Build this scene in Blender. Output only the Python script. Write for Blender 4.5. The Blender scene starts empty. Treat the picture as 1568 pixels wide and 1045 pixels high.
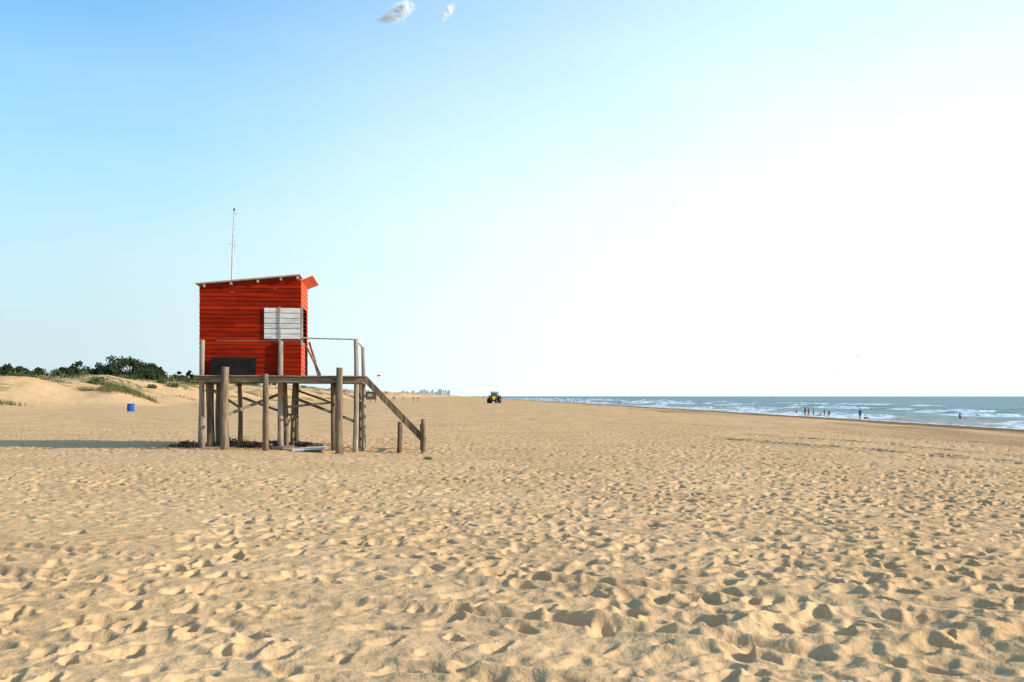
import bpy, math, random
import numpy as np
from mathutils import Vector, Matrix
random.seed(7); rng=np.random.default_rng(7)
scene=bpy.context.scene
scene.view_settings.view_transform='Standard'
scene.view_settings.look='None'; scene.view_settings.exposure=0

# ------------------------------------------------------------ sun / sky
SUN_EL=math.radians(24); SUN_AZ=math.radians(101.5)
sd=Vector((math.sin(SUN_AZ)*math.cos(SUN_EL),math.cos(SUN_AZ)*math.cos(SUN_EL),math.sin(SUN_EL)))
sl=bpy.data.lights.new('sun','SUN'); sl.energy=5.0; sl.angle=math.radians(0.5); sl.color=(1,0.90,0.75)
so=bpy.data.objects.new('sun',sl); scene.collection.objects.link(so)
so.rotation_euler=sd.to_track_quat('Z','Y').to_euler(); so.location=(60,-10,40)
world=bpy.data.worlds.new('World'); scene.world=world; world.use_nodes=True
nt=world.node_tree; nt.nodes.clear()
def N(nt,t,**k):
    n=nt.nodes.new(t)
    for a,b in k.items(): setattr(n,a,b)
    return n
out=N(nt,'ShaderNodeOutputWorld'); bg=N(nt,'ShaderNodeBackground'); bg.inputs[1].default_value=0.15
sky=N(nt,'ShaderNodeTexSky',sky_type='NISHITA'); sky.sun_disc=False
sky.sun_elevation=SUN_EL; sky.sun_rotation=SUN_AZ; sky.air_density=1.0; sky.dust_density=0.6; sky.ozone_density=2.0
tint=N(nt,'ShaderNodeVectorMath',operation='MULTIPLY'); tint.inputs[1].default_value=(0.70,1.46,1.66)
nt.links.new(sky.outputs[0],tint.inputs[0]); nt.links.new(tint.outputs[0],bg.inputs[0])
tc=N(nt,'ShaderNodeTexCoord')
sx=N(nt,'ShaderNodeSeparateXYZ'); nt.links.new(tc.outputs['Generated'],sx.inputs[0])
hn=N(nt,'ShaderNodeTexNoise'); hn.inputs['Scale'].default_value=2.2; hn.inputs['Detail'].default_value=5
hm=N(nt,'ShaderNodeMapping'); hm.inputs['Scale'].default_value=(1,1,4); nt.links.new(tc.outputs['Generated'],hm.inputs[0]); nt.links.new(hm.outputs[0],hn.inputs[0])
hmul=N(nt,'ShaderNodeMath',operation='MULTIPLY_ADD'); hmul.inputs[1].default_value=-0.22; nt.links.new(hn.outputs[0],hmul.inputs[0]); nt.links.new(sx.outputs[2],hmul.inputs[2])
hf=N(nt,'ShaderNodeMapRange',interpolation_type='SMOOTHSTEP'); hf.inputs[1].default_value=-0.12; hf.inputs[2].default_value=0.35; hf.inputs[3].default_value=1.0; hf.inputs[4].default_value=0.0
nt.links.new(hmul.outputs[0],hf.inputs[0])
bgh=N(nt,'ShaderNodeBackground'); bgh.inputs[0].default_value=(0.66,0.82,0.865,1); bgh.inputs[1].default_value=1.0
mxs=N(nt,'ShaderNodeMixShader'); nt.links.new(hf.outputs[0],mxs.inputs[0]); nt.links.new(bg.outputs[0],mxs.inputs[1]); nt.links.new(bgh.outputs[0],mxs.inputs[2])
dot=N(nt,'ShaderNodeVectorMath',operation='DOT_PRODUCT')
hz=Vector((0.86,0.50,0.14)).normalized(); dot.inputs[1].default_value=hz
nt.links.new(tc.outputs['Generated'],dot.inputs[0])
mr=N(nt,'ShaderNodeMapRange',interpolation_type='SMOOTHSTEP'); mr.inputs[1].default_value=0.05; mr.inputs[2].default_value=0.95
mr.inputs[3].default_value=0.0; mr.inputs[4].default_value=0.64
nt.links.new(dot.outputs['Value'],mr.inputs[0])
bg2=N(nt,'ShaderNodeBackground'); bg2.inputs[0].default_value=(1,0.92,0.85,1)
nt.links.new(mr.outputs[0],bg2.inputs[1])
ad=N(nt,'ShaderNodeAddShader'); nt.links.new(mxs.outputs[0],ad.inputs[0]); nt.links.new(bg2.outputs[0],ad.inputs[1])
nt.links.new(ad.outputs[0],out.inputs[0])

# ------------------------------------------------------------ camera
cam=bpy.data.cameras.new('camera'); co=bpy.data.objects.new('camera',cam); scene.collection.objects.link(co)
cam.lens=35; cam.sensor_width=36; cam.clip_end=80000; cam.clip_start=0.1
cam.shift_y=0.0539; co.location=(0,0,1.6); co.rotation_euler=(math.radians(90),0,0)
scene.camera=co

# ------------------------------------------------------------ materials
def mat(name,col,rough=0.8,col2=None,scale=(3,3,3),bump=0.0,detail=6,spec=0.3,lo=0.35,hi=0.65,metal=0,rand=0):
    m=bpy.data.materials.new(name); m.use_nodes=True; t=m.node_tree; b=t.nodes['Principled BSDF']
    b.inputs['Roughness'].default_value=rough; b.inputs['Specular IOR Level'].default_value=spec; b.inputs['Metallic'].default_value=metal
    if col2 is None: col2=tuple(c*0.75 for c in col)
    tcn=N(t,'ShaderNodeTexCoord'); mp=N(t,'ShaderNodeMapping'); mp.inputs['Scale'].default_value=scale
    t.links.new(tcn.outputs['Object'],mp.inputs[0])
    no=N(t,'ShaderNodeTexNoise'); no.inputs['Scale'].default_value=1; no.inputs['Detail'].default_value=detail
    t.links.new(mp.outputs[0],no.inputs[0])
    r=N(t,'ShaderNodeMapRange'); r.inputs[1].default_value=lo; r.inputs[2].default_value=hi
    t.links.new(no.outputs[0],r.inputs[0])
    mx=N(t,'ShaderNodeMix',data_type='RGBA'); mx.inputs[6].default_value=(*col,1); mx.inputs[7].default_value=(*col2,1)
    t.links.new(r.outputs[0],mx.inputs[0])
    src=mx.outputs[2]
    if rand:
        at=N(t,'ShaderNodeAttribute',attribute_name='rnd'); r2=N(t,'ShaderNodeMapRange'); r2.inputs[3].default_value=1-rand; r2.inputs[4].default_value=1+rand
        t.links.new(at.outputs['Fac'],r2.inputs[0])
        vm=N(t,'ShaderNodeVectorMath',operation='SCALE'); t.links.new(src,vm.inputs[0]); t.links.new(r2.outputs[0],vm.inputs['Scale']); src=vm.outputs[0]
    t.links.new(src,b.inputs['Base Color'])
    if bump:
        bu=N(t,'ShaderNodeBump'); bu.inputs['Strength'].default_value=bump; bu.inputs['Distance'].default_value=0.02
        t.links.new(no.outputs[0],bu.inputs['Height']); t.links.new(bu.outputs[0],b.inputs['Normal'])
    return m

# ------------------------------------------------------------ numpy noise
TAB=rng.random((256,256)).astype(np.float32)
def vnoise(x,y):
    xi=np.floor(x).astype(np.int64); yi=np.floor(y).astype(np.int64)
    fx=(x-xi); fy=(y-yi); fx=fx*fx*(3-2*fx); fy=fy*fy*(3-2*fy)
    a=TAB[xi&255,yi&255]; b=TAB[(xi+1)&255,yi&255]; c=TAB[xi&255,(yi+1)&255]; d=TAB[(xi+1)&255,(yi+1)&255]
    return (a*(1-fx)+b*fx)*(1-fy)+(c*(1-fx)+d*fx)*fy
def fbm(x,y,o=4):
    s=0;a=1;t=0
    for i in range(o):
        s=s+a*(vnoise(x*2**i+17.3*i,y*2**i+9.1*i)-0.5); t+=a; a*=0.5
    return s/t*2
def sm(t): t=np.clip(t,0,1); return t*t*(3-2*t)
SEA=-2.0
def base(x,y):
    x=np.asarray(x,dtype=np.float64); y=np.asarray(y,dtype=np.float64)
    s=x-(60-0.045*y)
    t=np.clip((s+48)/48,0,1.9)
    z=-2.0*t**1.35
    dn=sm((-108-s+8*fbm(x/30+5,y/30,2))/34)
    H=5.4*(1+0.28*fbm(x/40+2,y/55+8,3))
    z=z+dn*H+ (dn*(1-0.4*dn))*2.6*fbm(x/13,y/16,4)
    for hx,hy,r,h in ((-60.5,154,4.2,2.0),(-72,150,6,1.3),(-50,190,7,1.0)):
        z=z+h*np.exp(-((x-hx)**2+((y-hy)*0.8)**2)/(r*r))
    z=z-0.17*np.exp(-(((x+4.4)/3.2)**2+((y-30.3)/3.5)**2))
    z=z+0.10*fbm(x/9+1,y/9+4,2)*np.clip(1-s*0-dn,0,1)*np.clip(-s/8,0,1)
    return z
def gz(x,y): return float(base(np.array([x]),np.array([y]))[0])

# ------------------------------------------------------------ footprint raster
RX0,RX1,RY0,RY1,RS=-36.0,36.0,2.0,62.0,0.022
nx=int((RX1-RX0)/RS); ny=int((RY1-RY0)/RS)
R=np.zeros((nx,ny),np.float32)
gx=(RX0+np.arange(nx)*RS)[:,None]; gy=(RY0+np.arange(ny)*RS)[None,:]
R+= (0.022*fbm(gx/0.8,gy/0.8,2)).astype(np.float32)
kern=[]
for size in (0.5,0.72,0.98):
    for k in range(20):
        a=math.pi*2*k/20+random.uniform(-.1,.1)
        n=int(0.34*size/RS); q=np.arange(-n,n+1)*RS
        X,Y=np.meshgrid(q,q,indexing='ij')
        u=X*math.cos(a)+Y*math.sin(a); v=-X*math.sin(a)+Y*math.cos(a)
        wob=1+0.15*np.sin(3*np.arctan2(v,u)+random.uniform(0,6))
        L=0.150*size*wob; Wd=0.080*size*wob*(1+0.25*np.tanh(u/0.08))
        r=np.sqrt((u/L)**2+(v/Wd)**2)
        w=1/(1+np.exp((r-1)*6.5)); rim=np.exp(-((r-1.45)/0.42)**2)*(1+0.6*np.tanh(-u/0.1))
        deep=1+0.3*np.tanh(u/0.1)
        kern.append((n,w.astype(np.float32),(rim).astype(np.float32),deep.astype(np.float32)))
def stamp(x,y,ki,d):
    n,w,rim,deep=kern[ki]
    i=int((x-RX0)/RS); j=int((y-RY0)/RS)
    if i-n<0 or j-n<0 or i+n+1>=nx or j+n+1>=ny: return
    S=R[i-n:i+n+1,j-n:j+n+1]
    c=float(S[n,n])*0.4
    S[...]=S*(1-0.85*w)+(c-d*deep)*w*0.85+rim*d*0.26*(1-np.clip(S/0.035,0,1))
DM=fbm(np.arange(400)[:,None]/14.0+31,np.arange(400)[None,:]/14.0+5,3)   # trampled / untouched patches
cnt=0
while cnt<24000:
    y=RY0+ (RY1-RY0)*random.random(); x=random.uniform(-0.62,0.62)*(y+3)
    if abs(x)>35: continue
    dens=0.72+0.9*float(DM[int((x+40)*4)%400,int(y*4)%400])
    if random.random()>dens: cnt+=0.5; continue
    cnt+=1
    stamp(x,y,random.randrange(60),random.choice((0.015,0.022,0.032,0.050))*random.uniform(.8,1.2))
for _ in range(210):
    y=random.uniform(3,55); x=random.uniform(-0.6,0.6)*(y+3); a=random.uniform(0,2*math.pi); 
    for s in range(random.randint(12,50)):
        a+=random.uniform(-.08,.08); x+=0.62*math.cos(a); y+=0.62*math.sin(a)
        side=0.11*(1 if s%2 else -1)
        k=int(round((a%(2*math.pi))/(2*math.pi)*20))%20
        px,py=x-side*math.sin(a),y+side*math.cos(a)
        if RX0<px<RX1 and RY0<py<RY1: stamp(px,py,20+k,random.uniform(0.040,0.062))
R+= (0.009*fbm(gx/0.15+7,gy/0.10,2)).astype(np.float32)

def sampleR(x,y):
    fx=np.clip((x-RX0)/RS,0,nx-2); fy=np.clip((y-RY0)/RS,0,ny-2)
    i=fx.astype(np.int64); j=fy.astype(np.int64); fx=fx-i; fy=fy-j
    return (R[i,j]*(1-fx)+R[i+1,j]*fx)*(1-fy)+(R[i,j+1]*(1-fx)+R[i+1,j+1]*fx)*fy

def grid_mesh(name,X,Y,Z,attrs,material,smooth=True):
    nr,nc=X.shape
    co_=np.stack([X,Y,Z],-1).astype(np.float32).reshape(-1)
    idx=np.arange(nr*nc).reshape(nr,nc)
    q=np.stack([idx[:-1,:-1],idx[:-1,1:],idx[1:,1:],idx[1:,:-1]],-1).reshape(-1,4)
    me=bpy.data.meshes.new(name); me.vertices.add(nr*nc); me.vertices.foreach_set('co',co_)
    me.loops.add(q.size); me.loops.foreach_set('vertex_index',q.reshape(-1).astype(np.int32))
    me.polygons.add(len(q)); me.polygons.foreach_set('loop_start',np.arange(0,q.size,4,dtype=np.int32))
    me.polygons.foreach_set('loop_total',np.full(len(q),4,np.int32))
    me.update(calc_edges=True)
    me.polygons.foreach_set('use_smooth',np.ones(len(q),bool))
    for k,v in attrs.items():
        a=me.attributes.new(k,'FLOAT','POINT'); a.data.foreach_set('value',v.astype(np.float32).reshape(-1))
    me.materials.append(material)
    o=bpy.data.objects.new(name,me); scene.collection.objects.link(o); return o

ys=[-14,-8,-4,-1,1,2.2]
y=2.6
while y<60: ys.append(y); y*=1.0031
while y<300: ys.append(y); y*=1.007
while y<9500: ys.append(y); y*=1.013
ys=np.array(ys)
dense=np.arange(-0.64,0.6401,0.0012)
sp=0.64*np.power(1.05,np.arange(1,46))
sc=np.concatenate([-sp[::-1],dense,sp])
Wy=np.maximum(ys+1.5,6)
X=sc[None,:]*Wy[:,None]; Y=np.repeat(ys[:,None],len(sc),1)
Z=base(X,Y)
s_=X-(60-0.045*Y)
inr=(np.clip((36-np.abs(X))/3,0,1)*np.clip((62-Y)/8,0,1)*np.clip((Y-2)/1,0,1))
dry=np.clip((-s_-4)/10,0,1)
mod=1.0+0.6*fbm(X/4+3,Y/4,2)
rough_far=(0.05*fbm(X/0.9,Y/0.9,2)+0.06*fbm(X/2.3+9,Y/3.1,2))*np.clip((700-Y)/500,0.0,1)
Z=Z+dry*(inr*sampleR(X,Y)*mod+(1-inr)*rough_far)
# churned mounds near the right foreground
Z=Z+0.11*np.exp(-(((X-2.2)/1.6)**2+((Y-6.6)/0.9)**2))*np.clip(fbm(X/0.55+3,Y/0.5,2)+0.1,-.3,1)
def furrow(x0,y0,x1,y1,width,depth,tread=0.0,bend=0.0):
    global Z
    dx,dy=x1-x0,y1-y0; L=math.hypot(dx,dy); ux,uy=dx/L,dy/L
    t=(X-x0)*ux+(Y-y0)*uy; d=-(X-x0)*uy+(Y-y0)*ux
    d=d-bend*np.sin(np.clip(t/L,0,1)*math.pi)+0.06*np.sin(t*0.7)
    e=sm(t/1.5+0.5)*sm((L-t)/1.5+0.5)
    g=np.exp(-(d/width)**4); rim=np.exp(-((np.abs(d)-width*1.45)/(width*0.35))**2)
    br=0.25+0.75*np.clip(fbm(t/1.3+x0,d/1.0,2)*2+0.5,0,1)
    Z=Z+e*br*(-depth*g+depth*0.7*rim+ g*tread*np.sin(t*2*math.pi/0.20+np.abs(d)*14))
furrow(-6.0,9.4,3.2,5.6,0.12,0.055,0.020,0.1)
furrow(-6.0,10.6,4.6,6.6,0.12,0.045,0.020,0.15)
furrow(-5.0,7.1,1.0,5.2,0.10,0.035,0.014,0.1)
furrow(14.5,20.5,7.4,38.0,0.28,0.075)
furrow(17.0,22.0,9.6,42.0,0.28,0.06)
furrow(22.0,30.0,8.0,62.0,0.30,0.05)
furrow(-30,41,-3,36,0.25,0.04)
furrow(-40,60,14,50,0.25,0.04)
wetn=6*fbm(X/14,Y/25,3)
wet=sm((s_+29+wetn)/9)
crust=sm((s_+46+wetn*2)/12)*(1-wet)*sm(fbm(X/5,Y/30+3,3)*2+0.4)
veg=np.clip(sm((-120-s_)/10)*1.3*sm(fbm(X/9+4,Y/14+2,4)*2.2+0.10+0.6*sm((-140-s_)/15)),0,1)
veg=np.maximum(veg,0.7*np.exp(-((X+60.5)**2+(Y-154)**2)/9))

sand=bpy.data.materials.new('sand'); sand.use_nodes=True; t=sand.node_tree; b=t.nodes['Principled BSDF']
b.inputs['Roughness'].default_value=1.0; b.inputs['Specular IOR Level'].default_value=0.0
tcn=N(t,'ShaderNodeTexCoord')
def noise(sc_,det=4,dist=0):
    n=N(t,'ShaderNodeTexNoise'); n.inputs['Scale'].default_value=sc_; n.inputs['Detail'].default_value=det; n.inputs['Distortion'].default_value=dist
    t.links.new(tcn.outputs['Object'],n.inputs[0]); return n
def mixc(f,a,bb):
    m=N(t,'ShaderNodeMix',data_type='RGBA')
    t.links.new(f,m.inputs[0])
    for s,i in ((a,6),(bb,7)):
        if isinstance(s,tuple): m.inputs[i].default_value=(*s,1)
        else: t.links.new(s,m.inputs[i])
    return m.outputs[2]
def rmap(src,a,bb,c=0,d=1):
    r=N(t,'ShaderNodeMapRange'); r.inputs[1].default_value=a; r.inputs[2].default_value=bb; r.inputs[3].default_value=c; r.inputs[4].default_value=d
    t.links.new(src,r.inputs[0]); return r.outputs[0]
n1=noise(0.35,5); n2=noise(60,3); n3=noise(7,4); n4=noise(1.6,6)
c=mixc(rmap(n1.outputs[0],.35,.65),(0.70,0.445,0.235),(0.62,0.38,0.19))
c=mixc(rmap(n4.outputs[0],.50,.72,0,.4),c,(0.48,0.285,0.14))
c=mixc(rmap(n3.outputs[0],.5,.75,0,.45),c,(0.46,0.27,0.13))
c=mixc(rmap(n2.outputs[0],.6,.75,0,.45),c,(0.30,0.175,0.085))
aw=N(t,'ShaderNodeAttribute',attribute_name='wet')
ac=N(t,'ShaderNodeAttribute',attribute_name='crust'); c=mixc(rmap(ac.outputs['Fac'],0,1,0,0.6),c,(0.28,0.17,0.095))
c=mixc(rmap(aw.outputs['Fac'],0,1,0,0.95),c,(0.19,0.115,0.065))
av=N(t,'ShaderNodeAttribute',attribute_name='veg'); nv=noise(0.9,5)
mv=N(t,'ShaderNodeMath',operation='MULTIPLY'); t.links.new(av.outputs['Fac'],mv.inputs[0]); t.links.new(rmap(nv.outputs[0],.4,.55),mv.inputs[1])
c=mixc(mv.outputs[0],c,(0.14,0.135,0.055))
t.links.new(c,b.inputs['Base Color'])
bu=N(t,'ShaderNodeBump'); bu.inputs['Strength'].default_value=0.5; bu.inputs['Distance'].default_value=0.006
t.links.new(n2.outputs[0],bu.inputs['Height'])
bu2=N(t,'ShaderNodeBump'); bu2.inputs['Strength'].default_value=0.7; bu2.inputs['Distance'].default_value=0.06
t.links.new(n3.outputs[0],bu2.inputs['Height']); t.links.new(bu.outputs[0],bu2.inputs['Normal']); t.links.new(bu2.outputs[0],b.inputs['Normal'])
grid_mesh('beach_ground',X,Y,Z,{'wet':wet,'veg':veg,'crust':crust},sand)

# ------------------------------------------------------------ sea
yr=[-200,-60,0]; y=20
while y<45000: yr.append(y); y*=1.012
yr=np.array(yr,float)
cs=[ ]; s=-5
while s<150: cs.append(s); s+=0.45
while s<60000: cs.append(s); s*=1.06
cs=np.array(cs)
S=np.repeat(cs[None,:],len(yr),0); YY=np.repeat(yr[:,None],len(cs),1); XX=S+60-0.045*YY
ZZ=np.full_like(S,SEA)+0.03*fbm(XX/3,YY/5,3)
foam=np.zeros_like(S)
for k,(s0,h,L) in enumerate(((4,0.14,1.0),(13,0.35,1.5),(24,0.5,1.8),(40,0.7,2.2),(58,0.6,2.4),(82,0.7,2.8),(112,0.5,3.2))):
    off=s0+(3+s0*0.07)*fbm(YY/38+k*7.7,YY*0+k,3)*2
    m=np.clip((0.58 if k<5 else 0.30)+1.5*fbm(YY/26+k*3.3,YY*0+k*2.1,3),0,1.2)
    d=S-off
    prof=np.where(d<0,np.exp(-(d/(L*0.55))**2),np.exp(-(d/(L*1.6))**2))
    ZZ+=h*np.clip(m,.25,1.2)*prof
    th=sm((m-0.42)/0.3)
    f=th*(1.4*np.exp(-((d+L*0.4)/(L*0.9))**2)+ 0.66*sm((d+12)/9)*sm(-d/2)*(k<5))
    foam=np.maximum(foam,f)
foam=np.maximum(foam,0.9*np.exp(-((S-0.5-1.5*fbm(YY/12,YY*0,3))/1.2)**2))
fade=np.clip((2500-YY)/1500,0,1)
sea_m=bpy.data.materials.new('sea_water'); sea_m.use_nodes=True; t=sea_m.node_tree; b=t.nodes['Principled BSDF']
tcn=N(t,'ShaderNodeTexCoord')
mp=N(t,'ShaderNodeMapping'); mp.inputs['Scale'].default_value=(1.0,0.5,1); t.links.new(tcn.outputs['Object'],mp.inputs[0])
na=N(t,'ShaderNodeTexNoise'); na.inputs['Scale'].default_value=0.5; na.inputs['Detail'].default_value=7; t.links.new(mp.outputs[0],na.inputs[0])
nb=N(t,'ShaderNodeTexNoise'); nb.inputs['Scale'].default_value=1.1; nb.inputs['Detail'].default_value=7; t.links.new(mp.outputs[0],nb.inputs[0])
nc_=N(t,'ShaderNodeTexNoise'); nc_.inputs['Scale'].default_value=0.02; nc_.inputs['Detail'].default_value=8; t.links.new(mp.outputs[0],nc_.inputs[0])
af=N(t,'ShaderNodeAttribute',attribute_name='foam')
c=mixc(rmap(nc_.outputs[0],.4,.6),(0.080,0.165,0.170),(0.120,0.215,0.210))
ash=N(t,'ShaderNodeAttribute',attribute_name='shal'); c=mixc(ash.outputs['Fac'],c,(0.27,0.255,0.18))
mf=N(t,'ShaderNodeMath',operation='ADD'); t.links.new(af.outputs['Fac'],mf.inputs[0]); t.links.new(rmap(nb.outputs[0],.3,.7,-.6,.35),mf.inputs[1])
ff=rmap(mf.outputs[0],.35,.65)
c=mixc(ff,c,(0.74,0.77,0.76)); t.links.new(c,b.inputs['Base Color'])
t.links.new(rmap(ff,0,1,0.40,0.9),b.inputs['Roughness']); b.inputs['Specular IOR Level'].default_value=0.14
bu=N(t,'ShaderNodeBump'); bu.inputs['Strength'].default_value=1; bu.inputs['Distance'].default_value=1.2
t.links.new(na.outputs[0],bu.inputs['Height']); t.links.new(bu.outputs[0],b.inputs['Normal'])
grid_mesh('sea',XX,YY,ZZ,{'foam':foam*np.clip(0.2+fade,0,1),'shal':sm((45-S)/45)*0.8},sea_m)

# ------------------------------------------------------------ mesh builder
class MB:
    def __init__(s): s.v=[];s.f=[];s.m=[];s.r=[]
    def add(s,vs,fs,mi=0,r=None):
        o=len(s.v); s.v+= [tuple(v) for v in vs]; s.f+=[tuple(i+o for i in f) for f in fs]; s.m+=[mi]*len(fs)
        if r is None: r=random.random()
        s.r+=[r]*len(fs)
    def box(s,c,ax,ay,az,mi=0,r=None):
        c=Vector(c);ax=Vector(ax);ay=Vector(ay);az=Vector(az)
        P=[c+ax*i+ay*j+az*k for k in(-1,1) for j in(-1,1) for i in(-1,1)]
        s.add(P,[(0,2,3,1),(4,5,7,6),(0,1,5,4),(2,6,7,3),(0,4,6,2),(1,3,7,5)],mi,r)
    def beam(s,a,b_,w,h,mi=0,up=(0,0,1)):
        a=Vector(a);b_=Vector(b_);d=(b_-a); L=d.length; d.normalize(); upv=Vector(up)
        side=d.cross(upv)
        if side.length<1e-3: side=d.cross(Vector((1,0,0)))
        side.normalize(); u=side.cross(d).normalized()
        s.box((a+b_)/2,d*L/2,side*w/2,u*h/2,mi)
    def tube(s,pts,rad,n=9,mi=0,jit=0.0,cap=True):
        pts=[Vector(p) for p in pts]; rings=[]
        base_=[random.uniform(1-jit,1+jit) for _ in range(n)]
        vs=[]
        for i,p in enumerate(pts):
            d=(pts[min(i+1,len(pts)-1)]-pts[max(i-1,0)]).normalized()
            x=d.cross(Vector((0.02,1,0.03))).normalized() if abs(d.y)<0.9 else d.cross(Vector((1,0,0))).normalized()
            y_=d.cross(x)
            for k in range(n):
                a=2*math.pi*k/n; rr=rad[i]*base_[k]*random.uniform(1-jit*.4,1+jit*.4)
                vs.append(p+x*math.cos(a)*rr+y_*math.sin(a)*rr)
        fs=[]
        for i in range(len(pts)-1):
            for k in range(n):
                fs.append((i*n+k,i*n+(k+1)%n,(i+1)*n+(k+1)%n,(i+1)*n+k))
        if cap: fs.append(tuple(range(n-1,-1,-1))); fs.append(tuple((len(pts)-1)*n+k for k in range(n)))
        s.add(vs,fs,mi)
    def post(s,a,b_,r0,r1,mi=0,n=9,jit=0.12,bend=0.03):
        a=Vector(a);b_=Vector(b_); off=Vector((random.uniform(-bend,bend),random.uniform(-bend,bend),0))
        pts=[];rad=[]
        for i in range(6):
            t_=i/5; pts.append(a.lerp(b_,t_)+off*math.sin(t_*math.pi)); rad.append(r0+(r1-r0)*t_)
        s.tube(pts,rad,n,mi,jit)
    def obj(s,name,mats,parent=None,smooth=False,bevel=0):
        me=bpy.data.meshes.new(name); me.from_pydata(s.v,[],s.f); 
        for m_ in mats: me.materials.append(m_)
        me.polygons.foreach_set('material_index',s.m)
        a=me.attributes.new('rnd','FLOAT','FACE'); a.data.foreach_set('value',s.r)
        if smooth: me.polygons.foreach_set('use_smooth',[True]*len(s.f))
        me.update()
        o=bpy.data.objects.new(name,me); scene.collection.objects.link(o)
        if parent: o.parent=parent
        if bevel:
            bm=o.modifiers.new('bevel','BEVEL'); bm.width=bevel; bm.segments=1; bm.limit_method='ANGLE'
        return o
def empty(name,loc=(0,0,0),rz=0):
    e=bpy.data.objects.new(name,None); scene.collection.objects.link(e); e.location=loc; e.rotation_euler=(0,0,rz); e.empty_display_size=0.3; return e

# ------------------------------------------------------------ lifeguard tower (local u,v,z)
wood=mat('weathered_wood',(0.27,0.185,0.115),0.9,(0.10,0.068,0.045),(14,14,1.6),0.7,rand=0.3)
woodh=mat('weathered_boards',(0.30,0.225,0.16),0.9,(0.13,0.098,0.07),(1.8,10,14),0.6,rand=0.25)
palew=mat('bleached_wood',(0.46,0.37,0.28),0.85,(0.23,0.175,0.13),(14,14,1.8),0.5,rand=0.12)
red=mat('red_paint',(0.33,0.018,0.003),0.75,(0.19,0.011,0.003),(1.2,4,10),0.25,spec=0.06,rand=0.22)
red_lit=mat('sunlit_red_paint',(0.74,0.12,0.045),0.7,(0.62,0.085,0.03),(2,4,9),0.2,spec=0.15,rand=0.08)  # brighter copy of the red for the side wall, sunlight painted into the colour
awn=mat('bounce_lit_orange_paint',(0.92,0.27,0.12),0.7,(0.82,0.2,0.09),(2,4,9),0.2,spec=0.1)  # orange raised in colour to stand in for light on the awning underside
white=mat('white_paint',(0.74,0.71,0.66),0.7,(0.50,0.47,0.43),(3,6,18),0.3,rand=0.06)
black=mat('tarred_board',(0.014,0.012,0.012),0.8,(0.025,0.02,0.02),(3,3,3),0.2,spec=0.05)
roofm=mat('roof_felt',(0.50,0.36,0.24),0.9,(0.32,0.23,0.16),(4,4,10),0.3)
dark=mat('dark_interior',(0.05,0.03,0.025),0.9)
metal=mat('painted_metal',(0.62,0.60,0.56),0.5,(0.45,0.42,0.4),(10,10,10),0,spec=0.4)
TH=math.radians(7)
tower=empty('lifeguard_tower',(-9.57,30.5,0),TH)
def w2(u,v): return (-9.57+u*math.cos(TH)-v*math.sin(TH), 30.5+u*math.sin(TH)+v*math.cos(TH))
def foot(u,v): return gz(*w2(u,v))-0.25
DZ=2.24
L=3.05; D=2.5
mb=MB()
def stilt(u,v,top,r=0.075,lean=0.0,mi=0,tu=None):
    mb.post((u+lean,v,foot(u,v)),(u if tu is None else tu,v,top),r*1.15,r*0.92,mi)
stilt(0.93,-0.98,2.47,0.115); stilt(2.10,-0.98,2.27,0.095); stilt(4.28,-0.98,2.46,0.115)
stilt(0.06,0.0,2.08,0.06,-0.05); stilt(0.20,0.3,2.08,0.085,0.05); stilt(0.15,1.2,2.08,0.08,0.04); stilt(0.40,1.3,2.08,0.06,-0.05)
stilt(0.17,2.4,2.08,0.08); stilt(0.84,2.4,2.08,0.075,0.02); stilt(2.71,2.4,2.08,0.075); stilt(3.94,2.4,2.08,0.08,0.02)
stilt(2.52,0.4,2.08,0.07,0.05); stilt(2.75,1.1,2.08,0.06,-0.08); stilt(3.98,0.9,2.08,0.085,0.03); stilt(4.05,0.1,2.08,0.06)
stilt(4.85,2.3,2.08,0.06); stilt(4.80,1.2,2.08,0.065)
mb.obj('stilts',[wood],tower,True)
mb=MB()
stilt(0.10,-0.10,3.32,0.075,0,0); stilt(2.44,-0.10,3.30,0.085,0,0); stilt(4.74,-0.05,3.36,0.075,-0.03,0); stilt(4.93,0.45,3.16,0.06,0.03,0)
mb.obj('tall_posts',[palew],tower,True)
mb=MB()
mb.beam((0.9,-0.88,1.02),(2.5,0.35,1.72),0.04,0.09); mb.beam((0.95,2.33,1.55),(2.7,2.33,0.9),0.04,0.08)
mb.beam((2.75,1.0,1.55),(4.8,1.25,0.72),0.04,0.09); mb.beam((2.45,0.5,1.25),(4.0,0.9,1.4),0.04,0.07)
mb.beam((0.2,0.3,1.9),(0.9,2.3,1.2),0.04,0.08); mb.beam((4.3,-0.85,1.75),(4.9,0.5,1.45),0.04,0.07)
mb.beam((2.7,2.33,1.8),(3.94,2.33,1.35),0.04,0.07); mb.beam((4.0,0.95,1.75),(4.85,2.3,1.75),0.05,0.08)
mb.beam((2.5,0.3,0.55),(2.75,1.2,1.1),0.04,0.08)
mb.obj('braces',[woodh],tower,bevel=0.006)
mb=MB()
for v in (-0.84,0.35,1.5,2.35): mb.beam((-0.02,v,2.10),(4.97,v,2.08),0.09,0.15)
for u in (0.02,1.2,2.45,3.7,4.9): mb.beam((u,-0.79,2.09),(u,2.30,2.09),0.07,0.11)
v_=-0.92
while v_<2.5:
    mb.beam((random.uniform(-0.05,0.02),v_,2.205+random.uniform(-.006,.006)),(4.98+random.uniform(-.04,.06),v_,2.20),0.135,0.035); v_+=0.15
mb.obj('deck',[woodh],tower,bevel=0.005)
def zr(u): return 5.00+(5.31-5.00)*u/L
mb=MB()
ph=0.135
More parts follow.
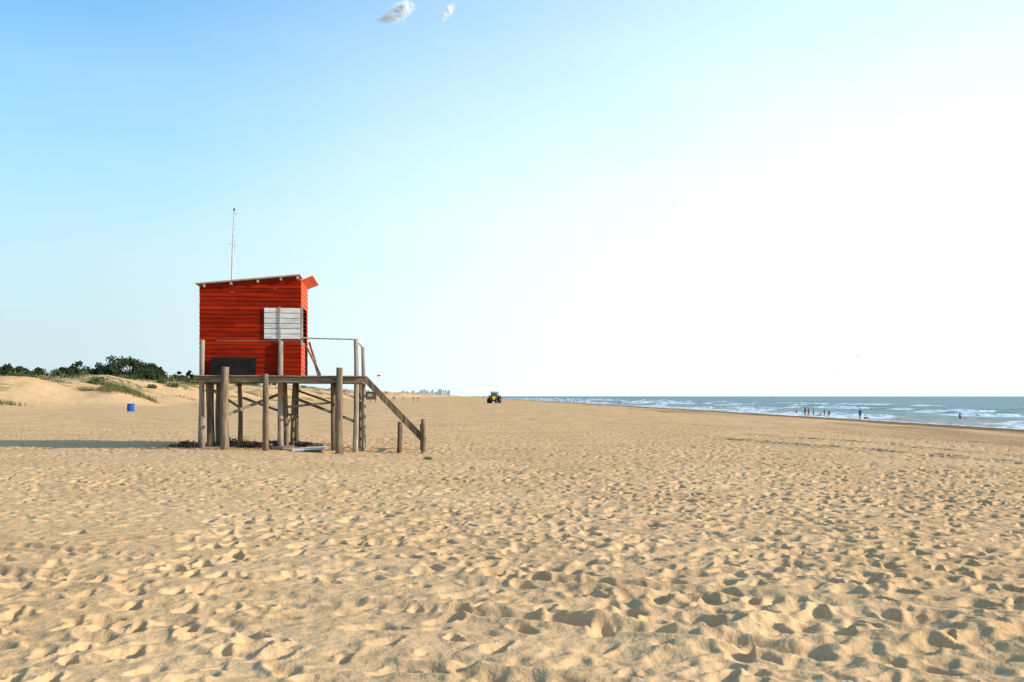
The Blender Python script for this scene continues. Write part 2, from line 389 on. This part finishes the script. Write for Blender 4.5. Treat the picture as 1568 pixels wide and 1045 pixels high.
def plank(p0,p1,z0,z1,nrm,mi=0):
    p0=Vector((*p0,0));p1=Vector((*p1,0)); n_=Vector((*nrm,0))
    th=0.022
    o=0.016+random.uniform(0,0.006)
    vs=[p0+n_*o+Vector((0,0,z0)),p1+n_*o+Vector((0,0,z0)),p1+Vector((0,0,z1)),p0+Vector((0,0,z1)),
        p0-n_*th+Vector((0,0,z0)),p1-n_*th+Vector((0,0,z0)),p1-n_*th+Vector((0,0,z1)),p0-n_*th+Vector((0,0,z1))]
    mb.add(vs,[(0,1,2,3),(5,4,7,6),(0,4,5,1),(3,2,6,7),(0,3,7,4),(1,5,6,2)],mi)
z=DZ
while z<5.3:
    z1=min(z+ph-0.005,5.31)
    for v,n_ in ((0.0,(0,-1)),(D,(0,1))):
        u0=0 if z1<=5.0 else min(max((z1-5.0)/0.31*L,0),L-0.05)
        a,c_=u0,L
        if c_-a>0.1:
            split=random.uniform(0.8,2.3)
            if a<split-0.2:
                plank((a+random.uniform(-.008,.008),v),(split,v),z,z1,n_); plank((split+0.004,v),(c_+random.uniform(-.004,.004),v),z,z1,n_)
            else: plank((a,v),(c_,v),z,z1,n_)
    if z1<5.0: plank((0.0,D-0.03),(0.0,0.03),z,z1,(-1,0))
    if z1<=5.3:
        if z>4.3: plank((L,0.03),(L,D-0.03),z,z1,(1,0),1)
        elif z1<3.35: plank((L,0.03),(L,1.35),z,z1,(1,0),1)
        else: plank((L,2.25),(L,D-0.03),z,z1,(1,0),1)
    z+=ph
mb.obj('siding',[red,red_lit],tower)
mb=MB()
for u,v in ((0.04,0.06),(0.04,D-0.06),(L-0.04,D-0.06)): mb.box((u,v,(DZ+5.0)/2),(0.03,0,0),(0,0.03,0),(0,0,(5.0-DZ)/2))
mb.box((1.5,1.2,DZ+0.01),(1.45,0,0),(0,1.15,0),(0,0,0.01))
mb.obj('interior_frame',[dark],tower)
mb=MB()
mb.add([(0,-0.012,4.99),(L,-0.012,5.30),(L,-0.012,5.22),(0,-0.012,4.91)],[(0,3,2,1)])
mb.obj('top_board',[red],tower)
mb=MB()
def roofpt(u,v,dz=0): return Vector((u,v,zr(u)+dz))
a,b1,c1,d1=roofpt(-0.10,-0.16,0.02),roofpt(L-0.02,-0.16,0.02),roofpt(L-0.02,D+0.15,0.02),roofpt(-0.10,D+0.15,0.02)
th=Vector((0,0,0.045))
mb.add([a,b1,c1,d1,a+th,b1+th,c1+th,d1+th],[(0,3,2,1),(4,5,6,7),(0,1,5,4),(1,2,6,5),(2,3,7,6),(3,0,4,7)])
for u in (0.15,0.95,1.75,2.45,2.95):
    mb.box((u,D/2,zr(u)-0.035),(0.035,0,0),(0,D/2+0.13,0),(0,0,0.045))
mb.obj('roof',[roofm],tower,bevel=0.005)
mb=MB()
for i in range(4):
    f0,f1=i/4,(i+1)/4-0.01
    def P(f,v,dz=0): return (L+0.0+0.36*f,v+0.15*f,5.17+0.17*f+dz)
    mb.add([P(f0,-0.12),P(f1,-0.12),P(f1,D),P(f0,D),P(f0,-0.12,.025),P(f1,-0.12,.025),P(f1,D,.025),P(f0,D,.025)],[(0,3,2,1),(4,5,6,7),(0,1,5,4),(1,2,6,5),(2,3,7,6),(3,0,4,7)])
mb.obj('awning',[awn],tower)
mb=MB()
u0,u1,z0,z1=1.94,3.03,3.36,4.33
n_=6; hh=(z1-z0)/n_
for i in range(n_):
    mb.box(((u0+u1)/2,-0.050,z0+hh*(i+.5)),((u1-u0)/2,0,0),(0,0.014,0),(0,0,hh/2-0.008))
mb.obj('shutter',[white],tower,bevel=0.003)
mb=MB()
mb.box((2.41,-0.082,3.84),(0.03,0,0),(0,0.016,0),(0,0,0.52)); 
mb.box((3.07,0.03,3.80),(0.035,0,0),(0,0.05,0),(0,0,0.62))
mb.obj('battens',[palew],tower,bevel=0.004)
mb=MB()
mb.box((1.02,-0.14,DZ+0.28),(0.69,0,0),(0,0.016,0),(0.012,0.03,0.27))
mb.obj('black_board',[black],tower,bevel=0.004)
mb=MB()
mb.tube([(3.08,-0.05,3.40),(3.9,-0.04,3.385),(4.80,-0.03,3.37)],[.022,.022,.022],8)
mb.tube([(4.74,-0.03,3.35),(4.93,0.45,3.13)],[.022,.022],8)
mb.obj('handrail',[palew],tower)
mb=MB()
mb.beam((3.15,0.8,3.2),(3.62,0.3,2.26),0.04,0.07); mb.beam((3.2,1.3,3.35),(3.55,1.0,2.26),0.04,0.08); mb.beam((3.25,1.9,3.0),(3.45,1.6,2.26),0.03,0.05)
mb.obj('leaning_planks',[palew],tower,bevel=0.004)
mb=MB()
mb.beam((4.98,0.05,2.18),(6.86,-0.02,0.22),0.045,0.19); mb.beam((4.98,0.95,2.18),(6.9,0.9,0.15),0.045,0.19)
for i in range(8):
    f=(i+0.7)/8.6
    mb.beam((4.98+1.88*f,0.075,2.16-1.96*f),(4.98+1.88*f,0.92,2.16-1.96*f),0.20,0.03)
mb.obj('stairs',[wood],tower,bevel=0.005)
mb=MB()
mb.post((6.06,-0.08,foot(6.06,-.1)),(6.10,-0.08,0.80),0.075,0.07); mb.post((6.86,-0.1,foot(6.86,-.1)),(6.84,-0.1,0.88),0.08,0.072)
mb.post((6.80,0.95,foot(6.8,.95)),(6.80,0.95,0.70),0.07,0.06)
mb.obj('stair_posts',[wood],tower,True)
mb=MB()
mb.tube([(0.80,1.0,5.05),(0.83,1.0,6.2),(0.88,1.0,7.50)],[.028,.024,.016],8)
mb.tube([(0.89,1.02,6.15),(0.92,1.02,7.40)],[.010,.008],6)
mb.beam((0.70,1.0,6.42),(0.98,1.0,6.40),0.015,0.015); mb.beam((0.85,1.0,7.48),(0.96,1.0,7.40),0.02,0.03)
mb.obj('mast',[metal],tower)
mb=MB()
mb.tube([(0.88,1.0,7.49),(0.88,1.0,7.56)],[.028,.028],8)
mb.obj('mast_cap',[dark],tower)

def slab(name,u,v,lu,lv,h,rot,mt,parent=None,tilt=0.05):
    x,y=w2(u,v); m_=MB()
    for i in range(3):
        m_.box((0,(i-1)*lv/1.5,0.0+random.uniform(-.01,.01)),(lu,0,tilt*lu),(0,lv/3.2,0),(0,0,h))
    o=m_.obj(name,[mt],None,bevel=0.005); o.location=(x,y,gz(x,y)+0.07); o.rotation_euler=(0,0,rot); return o
slab('wooden_pallet',3.35,-0.35,0.55,0.42,0.03,0.25,mat('pale_board',(0.62,0.62,0.58),0.8,(0.45,0.45,0.43)))
slab('broken_plank',1.7,0.6,0.45,0.12,0.03,-0.2,woodh)
slab('broken_plank',2.5,-0.2,0.35,0.10,0.04,0.5,woodh)
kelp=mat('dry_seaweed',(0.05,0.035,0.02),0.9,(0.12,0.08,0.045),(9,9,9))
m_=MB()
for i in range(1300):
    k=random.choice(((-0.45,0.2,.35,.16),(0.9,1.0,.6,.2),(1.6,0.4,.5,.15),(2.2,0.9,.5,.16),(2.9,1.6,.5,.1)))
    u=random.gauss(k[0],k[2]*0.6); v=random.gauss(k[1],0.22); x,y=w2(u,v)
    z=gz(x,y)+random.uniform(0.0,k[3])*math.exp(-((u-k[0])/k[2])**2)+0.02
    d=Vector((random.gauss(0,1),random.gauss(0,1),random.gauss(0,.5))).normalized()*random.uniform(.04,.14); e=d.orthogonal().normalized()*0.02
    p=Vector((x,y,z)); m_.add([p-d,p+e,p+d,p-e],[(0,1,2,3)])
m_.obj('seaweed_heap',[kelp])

# ------------------------------------------------------------ foliage
leafm=mat('shrub_leaves',(0.040,0.062,0.020),0.8,(0.095,0.105,0.040),(0.15,0.15,0.4),spec=0.1,rand=0.6)
leafd=mat('tree_leaves',(0.020,0.032,0.014),0.8,(0.042,0.052,0.022),(0.3,0.3,0.3),spec=0.1,rand=0.6)
grassm=mat('dune_grass_blades',(0.20,0.20,0.07),0.8,(0.30,0.26,0.11),(0.5,0.5,0.5),rand=0.4)
bark=mat('bark',(0.10,0.075,0.05),0.9)
def leaves(m_,c,rx,ry,rz,n,size,mi=0,shell=0.5):
    for _ in range(n):
        d=Vector((random.gauss(0,1),random.gauss(0,1),random.gauss(0,1))).normalized()
        rr=random.uniform(shell,1.05)
        p=Vector((c[0]+d.x*rx*rr,c[1]+d.y*ry*rr,c[2]+d.z*rz*rr))
        a=Vector((random.gauss(0,1),random.gauss(0,1),random.gauss(0,1))).normalized(); b_=a.orthogonal().normalized()
        s1=size*random.uniform(.5,1.2); s2=s1*random.uniform(.4,.8)
        m_.add([p-a*s1,p+b_*s2,p+a*s1,p-b_*s2],[(0,1,2,3)],mi)
def xs(y): return 60-0.045*y
m_=MB()
for i in range(520):
    y=random.uniform(120,430) if i<430 else random.uniform(400,1100)
    q=random.random()
    x=xs(y)-(random.uniform(143,172) if q<.85 else random.uniform(128,144))
    if fbm(np.array([x/12+4.0]),np.array([y/22+2.0]),3)[0]<(-0.14 if q<.85 else 0.12): continue
    z=gz(x,y); r=random.uniform(0.9,2.5)*(1 if q<.85 else .6); h=r*random.uniform(.45,.75)
    for k in range(3):
        leaves(m_,(x+random.gauss(0,r*.5),y+random.gauss(0,r*.5),z+h*random.uniform(.2,.7)),r*.8,r*.8,h*.8,40,0.30)
m_.obj('dune_shrubs',[leafm])
m_=MB()
def tuftpts(cx,cy,n,r,h):
    px=cx+rng.normal(0,r,n); py=cy+rng.normal(0,r,n); pz=base(px,py)-0.05
    for i in range(n):
        d=Vector((random.gauss(0,.35),random.gauss(0,.35),1))*h*random.uniform(.5,1.2); w=0.05
        p=Vector((px[i],py[i],pz[i])); m_.add([p-Vector((w,0,0)),p+Vector((w,0,0)),p+d],[(0,1,2)])
for i in range(700):
    y=random.uniform(115,480); x=xs(y)-random.uniform(112,150)
    if fbm(np.array([x/10.+1]),np.array([y/18.]),3)[0]<0.02: continue
    tuftpts(x,y,40,0.8,0.6)
for i in range(34): tuftpts(-60.5+random.gauss(0,2.4),154+random.gauss(0,1.5),55,0.5,0.85)
m_.obj('dune_grass',[grassm])
def tree(x,y,H,Wd,name='tree'):
    m_=MB(); z=gz(x,y)
    m_.tube([(0,0,-.3),(0.1,0,H*.3),(0.3,0.1,H*.6)],[.28,.22,.12],8,1)
    for k in range(7):
        a=random.uniform(0,6.28); 
        m_.tube([(0.1,0,H*random.uniform(.15,.35)),(math.cos(a)*Wd*.25,math.sin(a)*Wd*.25,H*.5),(math.cos(a)*Wd*.4,math.sin(a)*Wd*.4,H*random.uniform(.6,.8))],[.13,.09,.04],6,1)
    for k in range(36):
        a=random.uniform(0,6.28); rr=math.sqrt(random.random()); hh=(1-rr*rr*0.75)
        c=(math.cos(a)*rr*Wd*.46,math.sin(a)*rr*Wd*.46,H*(0.16+random.uniform(0.1,0.70)*hh))
        q=random.uniform(.10,.17)*Wd
        leaves(m_,c,q,q,q*.7,100,0.34,0,0.35)
    o=m_.obj(name,[leafd,bark]); o.location=(x,y,z-0.2)
for (px,yy,H,Wd) in ((172,285,9.2,11),(198,290,9.8,13),(224,296,8.4,10),(118,280,6.8,8),(150,300,7.0,7),(240,320,5.4,6),(275,345,5.2,6),(292,352,6.4,5),(98,262,5.2,6),(20,215,3.4,7),(60,240,4.0,7)):
    tree((px-784)/1524*yy,yy,H,Wd)

# ------------------------------------------------------------ barrel
blue=mat('blue_plastic',(0.02,0.10,0.42),0.5,(0.015,0.08,0.34),(5,5,5))
m_=MB(); prof=[(0,0),(.36,0),(.38,.03),(.38,.26),(.40,.28),(.38,.30),(.38,.52),(.40,.54),(.38,.56),(.38,.80),(.41,.82),(.41,.85),(.36,.85),(.35,.30),(0,.30)]
n=24; vs=[];fs=[]
for r,z in prof:
    for k in range(n): vs.append((max(r,.001)*math.cos(2*math.pi*k/n),max(r,.001)*math.sin(2*math.pi*k/n),z))
for i in range(len(prof)-1):
    for k in range(n): fs.append((i*n+k,i*n+(k+1)%n,(i+1)*n+(k+1)%n,(i+1)*n+k))
m_.add(vs,fs); o=m_.obj('blue_trash_barrel',[blue]); o.location=(-40.6,106,gz(-40.6,106)-.03); o.rotation_euler=(0.03,0.04,0)

# ------------------------------------------------------------ tractor (faces -Y)
tr=empty('tractor',(-4.1,222,gz(-4.1,222)),math.radians(-14))
tyre=mat('tyre_rubber',(0.02,0.02,0.02),0.9); yel=mat('yellow_paint',(0.50,0.30,0.04),0.5,(0.4,0.23,0.03)); teal=mat('teal_roof_paint',(0.06,0.34,0.34),0.5)
glass=mat('cab_glass',(0.16,0.24,0.25),0.1,spec=0.6); blk=mat('chassis_black',(0.03,0.03,0.03),0.6)
def wheel(name,x,y,r,w):
    m_=MB(); n=28; prof=[(.25*r,-w*.3),(.6*r,-w*.45),(.92*r,-w*.5),(r,-w*.35),(r,w*.35),(.92*r,w*.5),(.6*r,w*.45),(.25*r,w*.3)]
    vs=[];fs=[]
    for rr,xx in prof:
        for k in range(n): vs.append((x+xx,y+rr*math.cos(2*math.pi*k/n),r+rr*math.sin(2*math.pi*k/n)))
    P=len(prof)
    for i in range(P):
        for k in range(n): fs.append((i*n+k,i*n+(k+1)%n,((i+1)%P)*n+(k+1)%n,((i+1)%P)*n+k))
    m_.add(vs,fs)
    for k in range(n//2+6):
        a=2*math.pi*k/(n//2+6); cdir=Vector((0,math.cos(a),math.sin(a)));td=Vector((0,-math.sin(a),math.cos(a)))
        for sgn in (-1,1): m_.box(Vector((x+sgn*w*.22,y,r))+cdir*(r*1.01)+td*sgn*.05,Vector((w*.22,0,0))+td*sgn*.05,td*.03,cdir*.035)
    m_.tube([(x-w*.25,y,r),(x+w*.25,y,r)],[r*.5,r*.5],16,1)
    m_.obj(name,[tyre,yel],tr)
wheel('rear_wheel_l',-1.05,1.2,.85,.5); wheel('rear_wheel_r',1.05,1.2,.85,.5); wheel('front_wheel_l',-.9,-1.2,.55,.36); wheel('front_wheel_r',.9,-1.2,.55,.36)
m_=MB(); m_.add([(-.38,-1.9,.8),(.38,-1.9,.8),(.42,.2,.8),(-.42,.2,.8),(-.30,-1.85,1.42),(.30,-1.85,1.42),(.38,.2,1.65),(-.38,.2,1.65)],[(0,3,2,1),(4,5,6,7),(0,1,5,4),(1,2,6,5),(2,3,7,6),(3,0,4,7)])
for s in (-1,1):
    m_.box((s*1.0,1.1,1.78),(.3,0,0),(0,.6,0),(0,0,.03)); m_.box((s*1.0,.48,1.55),(.3,0,0),(0,.03,.0),(0,-.12,.22))
m_.obj('hood_and_fenders',[yel],tr,bevel=.04)
m_=MB(); m_.box((0,-.3,.75),(.28,0,0),(0,1.6,0),(0,0,.16)); m_.box((0,-1.2,.55),(.75,0,0),(0,.1,0),(0,0,.08)); m_.box((0,1.2,.85),(.85,0,0),(0,.14,0),(0,0,.14)); m_.box((0,-1.915,1.1),(.26,0,0),(0,.012,0),(0,0,.2)); m_.tube([(.3,-.6,1.5),(.3,-.6,2.3)],[.04,.04],8)
for sx_ in (-.66,.66):
    for sy in (.2,1.6): m_.box((sx_,sy,1.95),(.04,0,0),(0,.04,0),(0,0,.55))
m_.obj('chassis',[blk],tr)
m_=MB(); m_.box((0,.9,1.92),(.62,0,0),(0,.66,0),(0,0,.5)); m_.obj('cab_windows',[glass],tr)
m_=MB(); m_.box((0,.9,1.2),(.6,0,0),(0,.66,0),(0,0,.2)); m_.obj('cab_base',[yel],tr,bevel=.03)
m_=MB(); m_.box((0,.9,2.56),(.8,0,0),(0,.85,0),(0,0,.08)); m_.obj('cab_roof',[teal],tr,bevel=.05)

# ------------------------------------------------------------ distant beach hut with flag
bh=empty('beach_hut',(-38.5,270,gz(-38.5,270)),0.15)
dk=mat('dark_boards',(0.10,0.085,0.08),0.8)
m_=MB(); m_.box((0,0,1.75),(1.7,0,0),(0,1.4,0),(0,0,1.05)); 
for sx_ in(-1.5,0,1.5):
    for sy in(-1.2,1.2): m_.post((sx_,sy,-.3),(sx_,sy,.75),.09,.08)
m_.box((0,-1.42,1.9),(.6,0,0),(0,.03,0),(0,0,.35),1)
m_.obj('cabin',[dk,roofm],bh)
m_=MB(); m_.box((0,0,2.9),(2.0,0,.12),(0,1.7,0),(0,0,.06)); m_.obj('roof',[metal],bh)
m_=MB(); m_.tube([(1.9,0,0),(1.9,0,7.5)],[.05,.03],8); m_.obj('flagpole',[metal],bh)
m_=MB(); fl=[]; 
for i in range(7):
    fl+= [(1.9+i*.17,0.1*math.sin(i*1.3),7.45-i*.02),(1.9+i*.17,0.1*math.sin(i*1.3+.3),6.95+i*.02)]
m_.add(fl,[(2*i,2*i+1,2*i+3,2*i+2) for i in range(6)]); m_.obj('red_flag',[mat('red_cloth',(0.6,0.04,0.03),0.8)],bh)
for px,yy in ((633,250),(640,260),(601,330),(617,300)):
    x=(px-784)/1524*yy; m_=MB(); m_.post((0,0,-.3),(0.05,0,1.3),.07,.06); m_.box((0.05,0,1.1),(.25,0,0),(0,.02,0),(0,0,.12)); o=m_.obj('wooden_stake',[wood]); o.location=(x,yy,gz(x,yy))

# ------------------------------------------------------------ city
citym=mat('haze_tinted_concrete',(0.60,0.64,0.67),0.9,(0.55,0.59,0.63),(.01,.01,.01),spec=0,rand=0.07)  # distance haze mixed into the wall and window colours
m_=MB()
for i in range(95):
    yy=random.uniform(6500,7500); px=random.choice([random.uniform(600,690),random.gauss(655,18)])
    if px>692 or px<590: continue
    x=(px-784)/1524*yy; h=random.choice([12,18,25,32,40,46])*random.uniform(.7,1.1)*(0.6 if abs(px-652)>36 else 1); w=random.uniform(7,13)
    m_.box((x,yy,h/2),(w,0,0),(0,w,0),(0,0,h/2)); m_.box((x+w*.2,yy,h+2),(w*.4,0,0),(0,w*.4,0),(0,0,2))
    for f in range(int(h/6)): m_.box((x,yy-w-.3,3+f*6),(w*.85,0,0),(0,.2,0),(0,0,1),1)
m_.obj('city_skyline',[citym,mat('haze_tinted_windows',(0.50,0.55,0.60),0.7)])

# ------------------------------------------------------------ people
skin=mat('skin',(0.36,0.19,0.12),0.6); hair=mat('hair',(0.04,0.025,0.015),0.7)
cl={'red':mat('red_swimwear',(0.5,0.03,0.03)),'blue':mat('blue_cloth',(0.03,0.08,0.35)),'dark':mat('dark_cloth',(0.03,0.03,0.045)),'white':mat('white_cloth',(0.7,0.7,0.68))}
def person(x,y,facing,pose='stand',col='blue',top=None,scale=1.0,sink=0.0):
    if pose=='stand':
        J={'pel':(0,0,.95),'sp':(0,0,1.15),'ch':(0,.0,1.35),'nk':(0,0,1.48),'hd':(0,.02,1.60),'ht':(0,.01,1.70),
        'lh':(-.10,0,.90),'lk':(-.11,.04,.50),'la':(-.12,0,.09),'lt':(-.13,.15,.04),'rh':(.10,0,.90),'rk':(.12,.05,.50),'ra':(.14,-.02,.09),'rt':(.15,.13,.04),
        'ls':(-.18,0,1.40),'le':(-.24,-.03,1.12),'lw':(-.25,.06,.87),'lp':(-.25,.09,.79),'rs':(.18,0,1.40),'re':(.25,-.04,1.12),'rw':(.24,.05,.87),'rp':(.24,.08,.79)}
    elif pose=='walk':
        J={'pel':(0,0,.93),'sp':(0,.01,1.13),'ch':(0,.03,1.34),'nk':(0,.04,1.47),'hd':(0,.07,1.59),'ht':(0,.06,1.69),
        'lh':(-.10,0,.88),'lk':(-.11,.20,.52),'la':(-.12,.27,.10),'lt':(-.12,.42,.06),'rh':(.10,0,.88),'rk':(.11,-.05,.48),'ra':(.12,-.32,.16),'rt':(.12,-.22,.04),
        'ls':(-.18,.02,1.39),'le':(-.24,-.15,1.14),'lw':(-.25,-.22,.90),'lp':(-.25,-.23,.82),'rs':(.18,.02,1.39),'re':(.24,.13,1.14),'rw':(.24,.30,.98),'rp':(.24,.36,.93)}
    else:
        J={'pel':(0,0,.14),'sp':(0,-.03,.34),'ch':(0,.0,.54),'nk':(0,.03,.67),'hd':(0,.07,.79),'ht':(0,.07,.89),
        'lh':(-.10,.03,.13),'lk':(-.16,.40,.45),'la':(-.14,.62,.08),'lt':(-.14,.77,.05),'rh':(.10,.03,.13),'rk':(.16,.42,.43),'ra':(.13,.66,.08),'rt':(.13,.81,.05),
        'ls':(-.18,.0,.59),'le':(-.26,.16,.40),'lw':(-.14,.36,.44),'lp':(-.10,.42,.46),'rs':(.18,.0,.59),'re':(.26,.16,.40),'rw':(.14,.38,.44),'rp':(.10,.44,.46)}
    rad={'pel':.135,'sp':.115,'ch':.135,'nk':.055,'hd':.095,'ht':.075,'h':.095,'k':.058,'a':.04,'t':.032,'s':.058,'e':.042,'w':.027,'p':.034}
    E=[('pel','sp'),('sp','ch'),('ch','nk'),('nk','hd'),('hd','ht')]
    for s in 'lr': E+=[('pel',s+'h'),(s+'h',s+'k'),(s+'k',s+'a'),(s+'a',s+'t'),('ch',s+'s'),(s+'s',s+'e'),(s+'e',s+'w'),(s+'w',s+'p')]
    names=list(J); me=bpy.data.meshes.new('p'); me.from_pydata([J[k] for k in names],[(names.index(a),names.index(b_)) for a,b_ in E],[])
    o=bpy.data.objects.new('p',me); scene.collection.objects.link(o)
    o.modifiers.new('s','SKIN'); ss=o.modifiers.new('ss','SUBSURF'); ss.levels=1
    for i,k in enumerate(names):
        r=rad[k] if k in rad else rad[k[1]]
        sv=me.skin_vertices[0].data[i]; sv.radius=(r*1.12 if k in('ch','pel') else r,r*.85 if k in('ch','pel') else r); sv.use_root=(k=='pel')
    dg=bpy.context.evaluated_depsgraph_get(); m2=bpy.data.meshes.new_from_object(o.evaluated_get(dg))
    bpy.data.objects.remove(o)
    m_=MB(); 
    hd=Vector(J['hd'])
    m_.v=[tuple(v.co) for v in m2.vertices]
    for p in m2.polygons:
        c=p.center; mi=0
        if pose!='sit':
            if .62<c.z<1.02 and abs(c.x)<.215: mi=1
            elif top and 1.02<=c.z<1.46 and abs(c.x)<.23: mi=2
        else:
            if c.z<.3 and c.y<.25: mi=1
            elif top and .3<=c.z<.64 and c.y<.15: mi=2
        if (c-hd).length<.2 and c.z>hd.z-.06 and (c.y<hd.y-0.01 or c.z>hd.z+.07): mi=3
        m_.f.append(tuple(p.vertices)); m_.m.append(mi); m_.r.append(.5)
    m_.add([hd+Vector((-.012,.085,.01)),hd+Vector((.012,.085,.01)),hd+Vector((0,.09,.045)),hd+Vector((0,.118,.012))],[(0,1,3),(1,2,3),(2,0,3)],0)
    for s in(-1,1): m_.box(hd+Vector((s*.092,0,.01)),(.012,0,0),(0,.018,0),(0,0,.028),0)
    for s in 'lr':
        w,p=Vector(J[s+'w']),Vector(J[s+'p']); d=(p-w).normalized(); sx1=Vector((0,1,0)) if pose=='stand' else d.orthogonal().normalized()
        for k,l in enumerate((.065,.075,.07,.055)):
            b0=p+sx1*(k-1.5)*.018+d*.012; m_.tube([b0,b0+d*l*.5,b0+d*l*.95+Vector((0,.01,0))],[.009,.008,.006],6,0)
        b0=w+d*.03+sx1*.03; m_.tube([b0,b0+sx1*.03+d*.03,b0+sx1*.035+d*.06],[.011,.009,.007],6,0)
    bpy.data.meshes.remove(m2)
    ob=m_.obj('person',[skin,cl[col],cl[top] if top else skin,hair],None,True)
    ob.location=(x,y,max(gz(x,y),SEA-0.6)-sink); ob.rotation_euler=(0,0,facing); ob.scale=(scale,)*3
for a in ((52.4,178,.6,'stand','dark','dark',1.0,0),(53.2,178.5,2.0,'stand','red',None,.9,0),(53.9,178,-1.2,'walk','blue','white',.9,0),(55.2,178,1.2,'sit','dark','red',1.1,0),(56.0,178.5,-1.0,'walk','red',None,.85,0),(56.7,178,0.4,'stand','dark','dark',.8,0),
          (54.9,157,2.2,'stand','blue','blue',1.0,0),(55.8,157.5,-2.2,'sit','dark','white',1.05,0),(72.0,160,-1.6,'stand','red',None,1.05,.1),(60,210,1.0,'walk','dark',None,1,0),
          (31.5,505,0.5,'walk','dark','dark',1,0),(33,505,0.5,'stand','dark','blue',1,0),(40.6,505,0.2,'stand','blue','dark',1,0),(41.8,506,1.5,'stand','red','dark',1,0),(43.6,500,1.5,'walk','dark','dark',1,0),(47.5,440,-1,'walk','dark','dark',1,0),(36,490,1.2,'stand','dark','red',1,0),
          (-39,330,0.2,'walk','dark','red',1,0),(-52,330,1.2,'walk','blue','white',1,0)):
    person(*a)

# ------------------------------------------------------------ gulls
gm=mat('gull_feathers',(0.35,0.35,0.36),0.8)
for (x,y,z,a,w) in ((65,200,6.2,.3,.6),(80,230,11,.9,.65),(60,230,1.5,0.2,.6),(-30,260,8,.5,.6)):
    m_=MB(); m_.tube([(0,-.22,0),(0,-.1,.01),(0,.1,0),(0,.2,.02),(0,.27,.01)],[.02,.06,.06,.035,.01],8)
    for s in(-1,1): m_.add([(s*.04,-.08,.03),(s*.04,.08,.03),(s*w*.5,.1,.16),(s*w*.5,-.02,.16),(s*w,-.06,.10)],[(0,1,2,3),(3,2,4)])
    m_.add([(-.02,-.2,0),(.02,-.2,0),(.06,-.34,0),(-.06,-.34,0)],[(0,1,2,3)])
    o=m_.obj('seagull',[gm]); o.location=(x,y,z); o.rotation_euler=(0,.15,a)
m_=MB(); 
for i in range(60):
    d=Vector((random.gauss(0,.5),random.gauss(0,.5),1)).normalized()*random.uniform(.05,.13); p=Vector((random.gauss(0,.05),random.gauss(0,.05),0)); e=Vector((.012,0,0))
    m_.add([p-e,p+e,p+d],[(0,1,2)])
o=m_.obj('beach_plant',[mat('green_blades',(0.12,0.22,0.03))]); px_=(655-784)/1524*26.5; o.location=(px_,26.5,gz(px_,26.5)+.0)

# ------------------------------------------------------------ clouds: a mist of very small white flecks
cm=bpy.data.materials.new('cloud_vapour'); cm.use_nodes=True; t=cm.node_tree; t.nodes.clear()
o_=N(t,'ShaderNodeOutputMaterial'); df=N(t,'ShaderNodeBsdfDiffuse'); tl=N(t,'ShaderNodeBsdfTranslucent'); mm=N(t,'ShaderNodeMixShader')
tcn=N(t,'ShaderNodeTexCoord'); nn=noise(0.2,3); cc=mixc(nn.outputs[0],(0.98,0.98,0.98),(0.95,0.96,0.97))
t.links.new(cc,df.inputs[0]); t.links.new(cc,tl.inputs[0]); t.links.new(df.outputs[0],mm.inputs[1]); t.links.new(tl.outputs[0],mm.inputs[2]); t.links.new(mm.outputs[0],o_.inputs[0])
def cloud(x,y,z,puffs):
    P=[]
    for (cx,cz,rx,rz,n,sh) in puffs:
        a=rng.normal(0,rx*.42,n); c_=rng.normal(0,rz*.42,n)
        p=np.stack([cx+a,rng.normal(0,3,n),cz+c_+a*sh],-1)
        q=0.6*vnoise(p[:,0]/6+40,p[:,2]/6+40)+0.4*vnoise(p[:,0]/2.5+9,p[:,2]/2.5+4)
        keep=rng.random(n)<np.clip((q-0.25)/0.3,0,1); P.append(p[keep])
    p=np.concatenate(P); n=len(p); sz=rng.uniform(.16,.34,n)[:,None]
    # flecks lie across the sunlight, with scatter, so the puff scatters light evenly
    nrm=np.array(sd)[None,:]+np.array((0,-1.0,-0.1))[None,:]+rng.normal(0,.45,(n,3)); nrm/=np.linalg.norm(nrm,axis=1,keepdims=True)
    a=np.cross(nrm,rng.normal(0,1,(n,3))); a/=np.linalg.norm(a,axis=1,keepdims=True); b_=np.cross(nrm,a)
    V=np.stack([p-a*sz,p+b_*sz,p+a*sz,p-b_*sz],1).reshape(-1,3).astype(np.float32)
    me=bpy.data.meshes.new('cloud'); me.vertices.add(4*n); me.vertices.foreach_set('co',V.reshape(-1))
    me.loops.add(4*n); me.loops.foreach_set('vertex_index',np.arange(4*n,dtype=np.int32)); me.polygons.add(n)
    me.polygons.foreach_set('loop_start',np.arange(0,4*n,4,dtype=np.int32)); me.polygons.foreach_set('loop_total',np.full(n,4,np.int32)); me.update(calc_edges=True)
    me.materials.append(cm); o=bpy.data.objects.new('cloud',me); scene.collection.objects.link(o); o.location=(x,y,z)
cloud(-173,1500,579,((-6,-4,20,10,24000,.25),(5,4,18,11,24000,.3),(13,10,10,7,8000,.2),(-16,-6,13,5,6000,.2)))
cloud(-97,1500,580,((-2,-3,10,7,3500,.5),(3,4,7,7,3500,.5)))
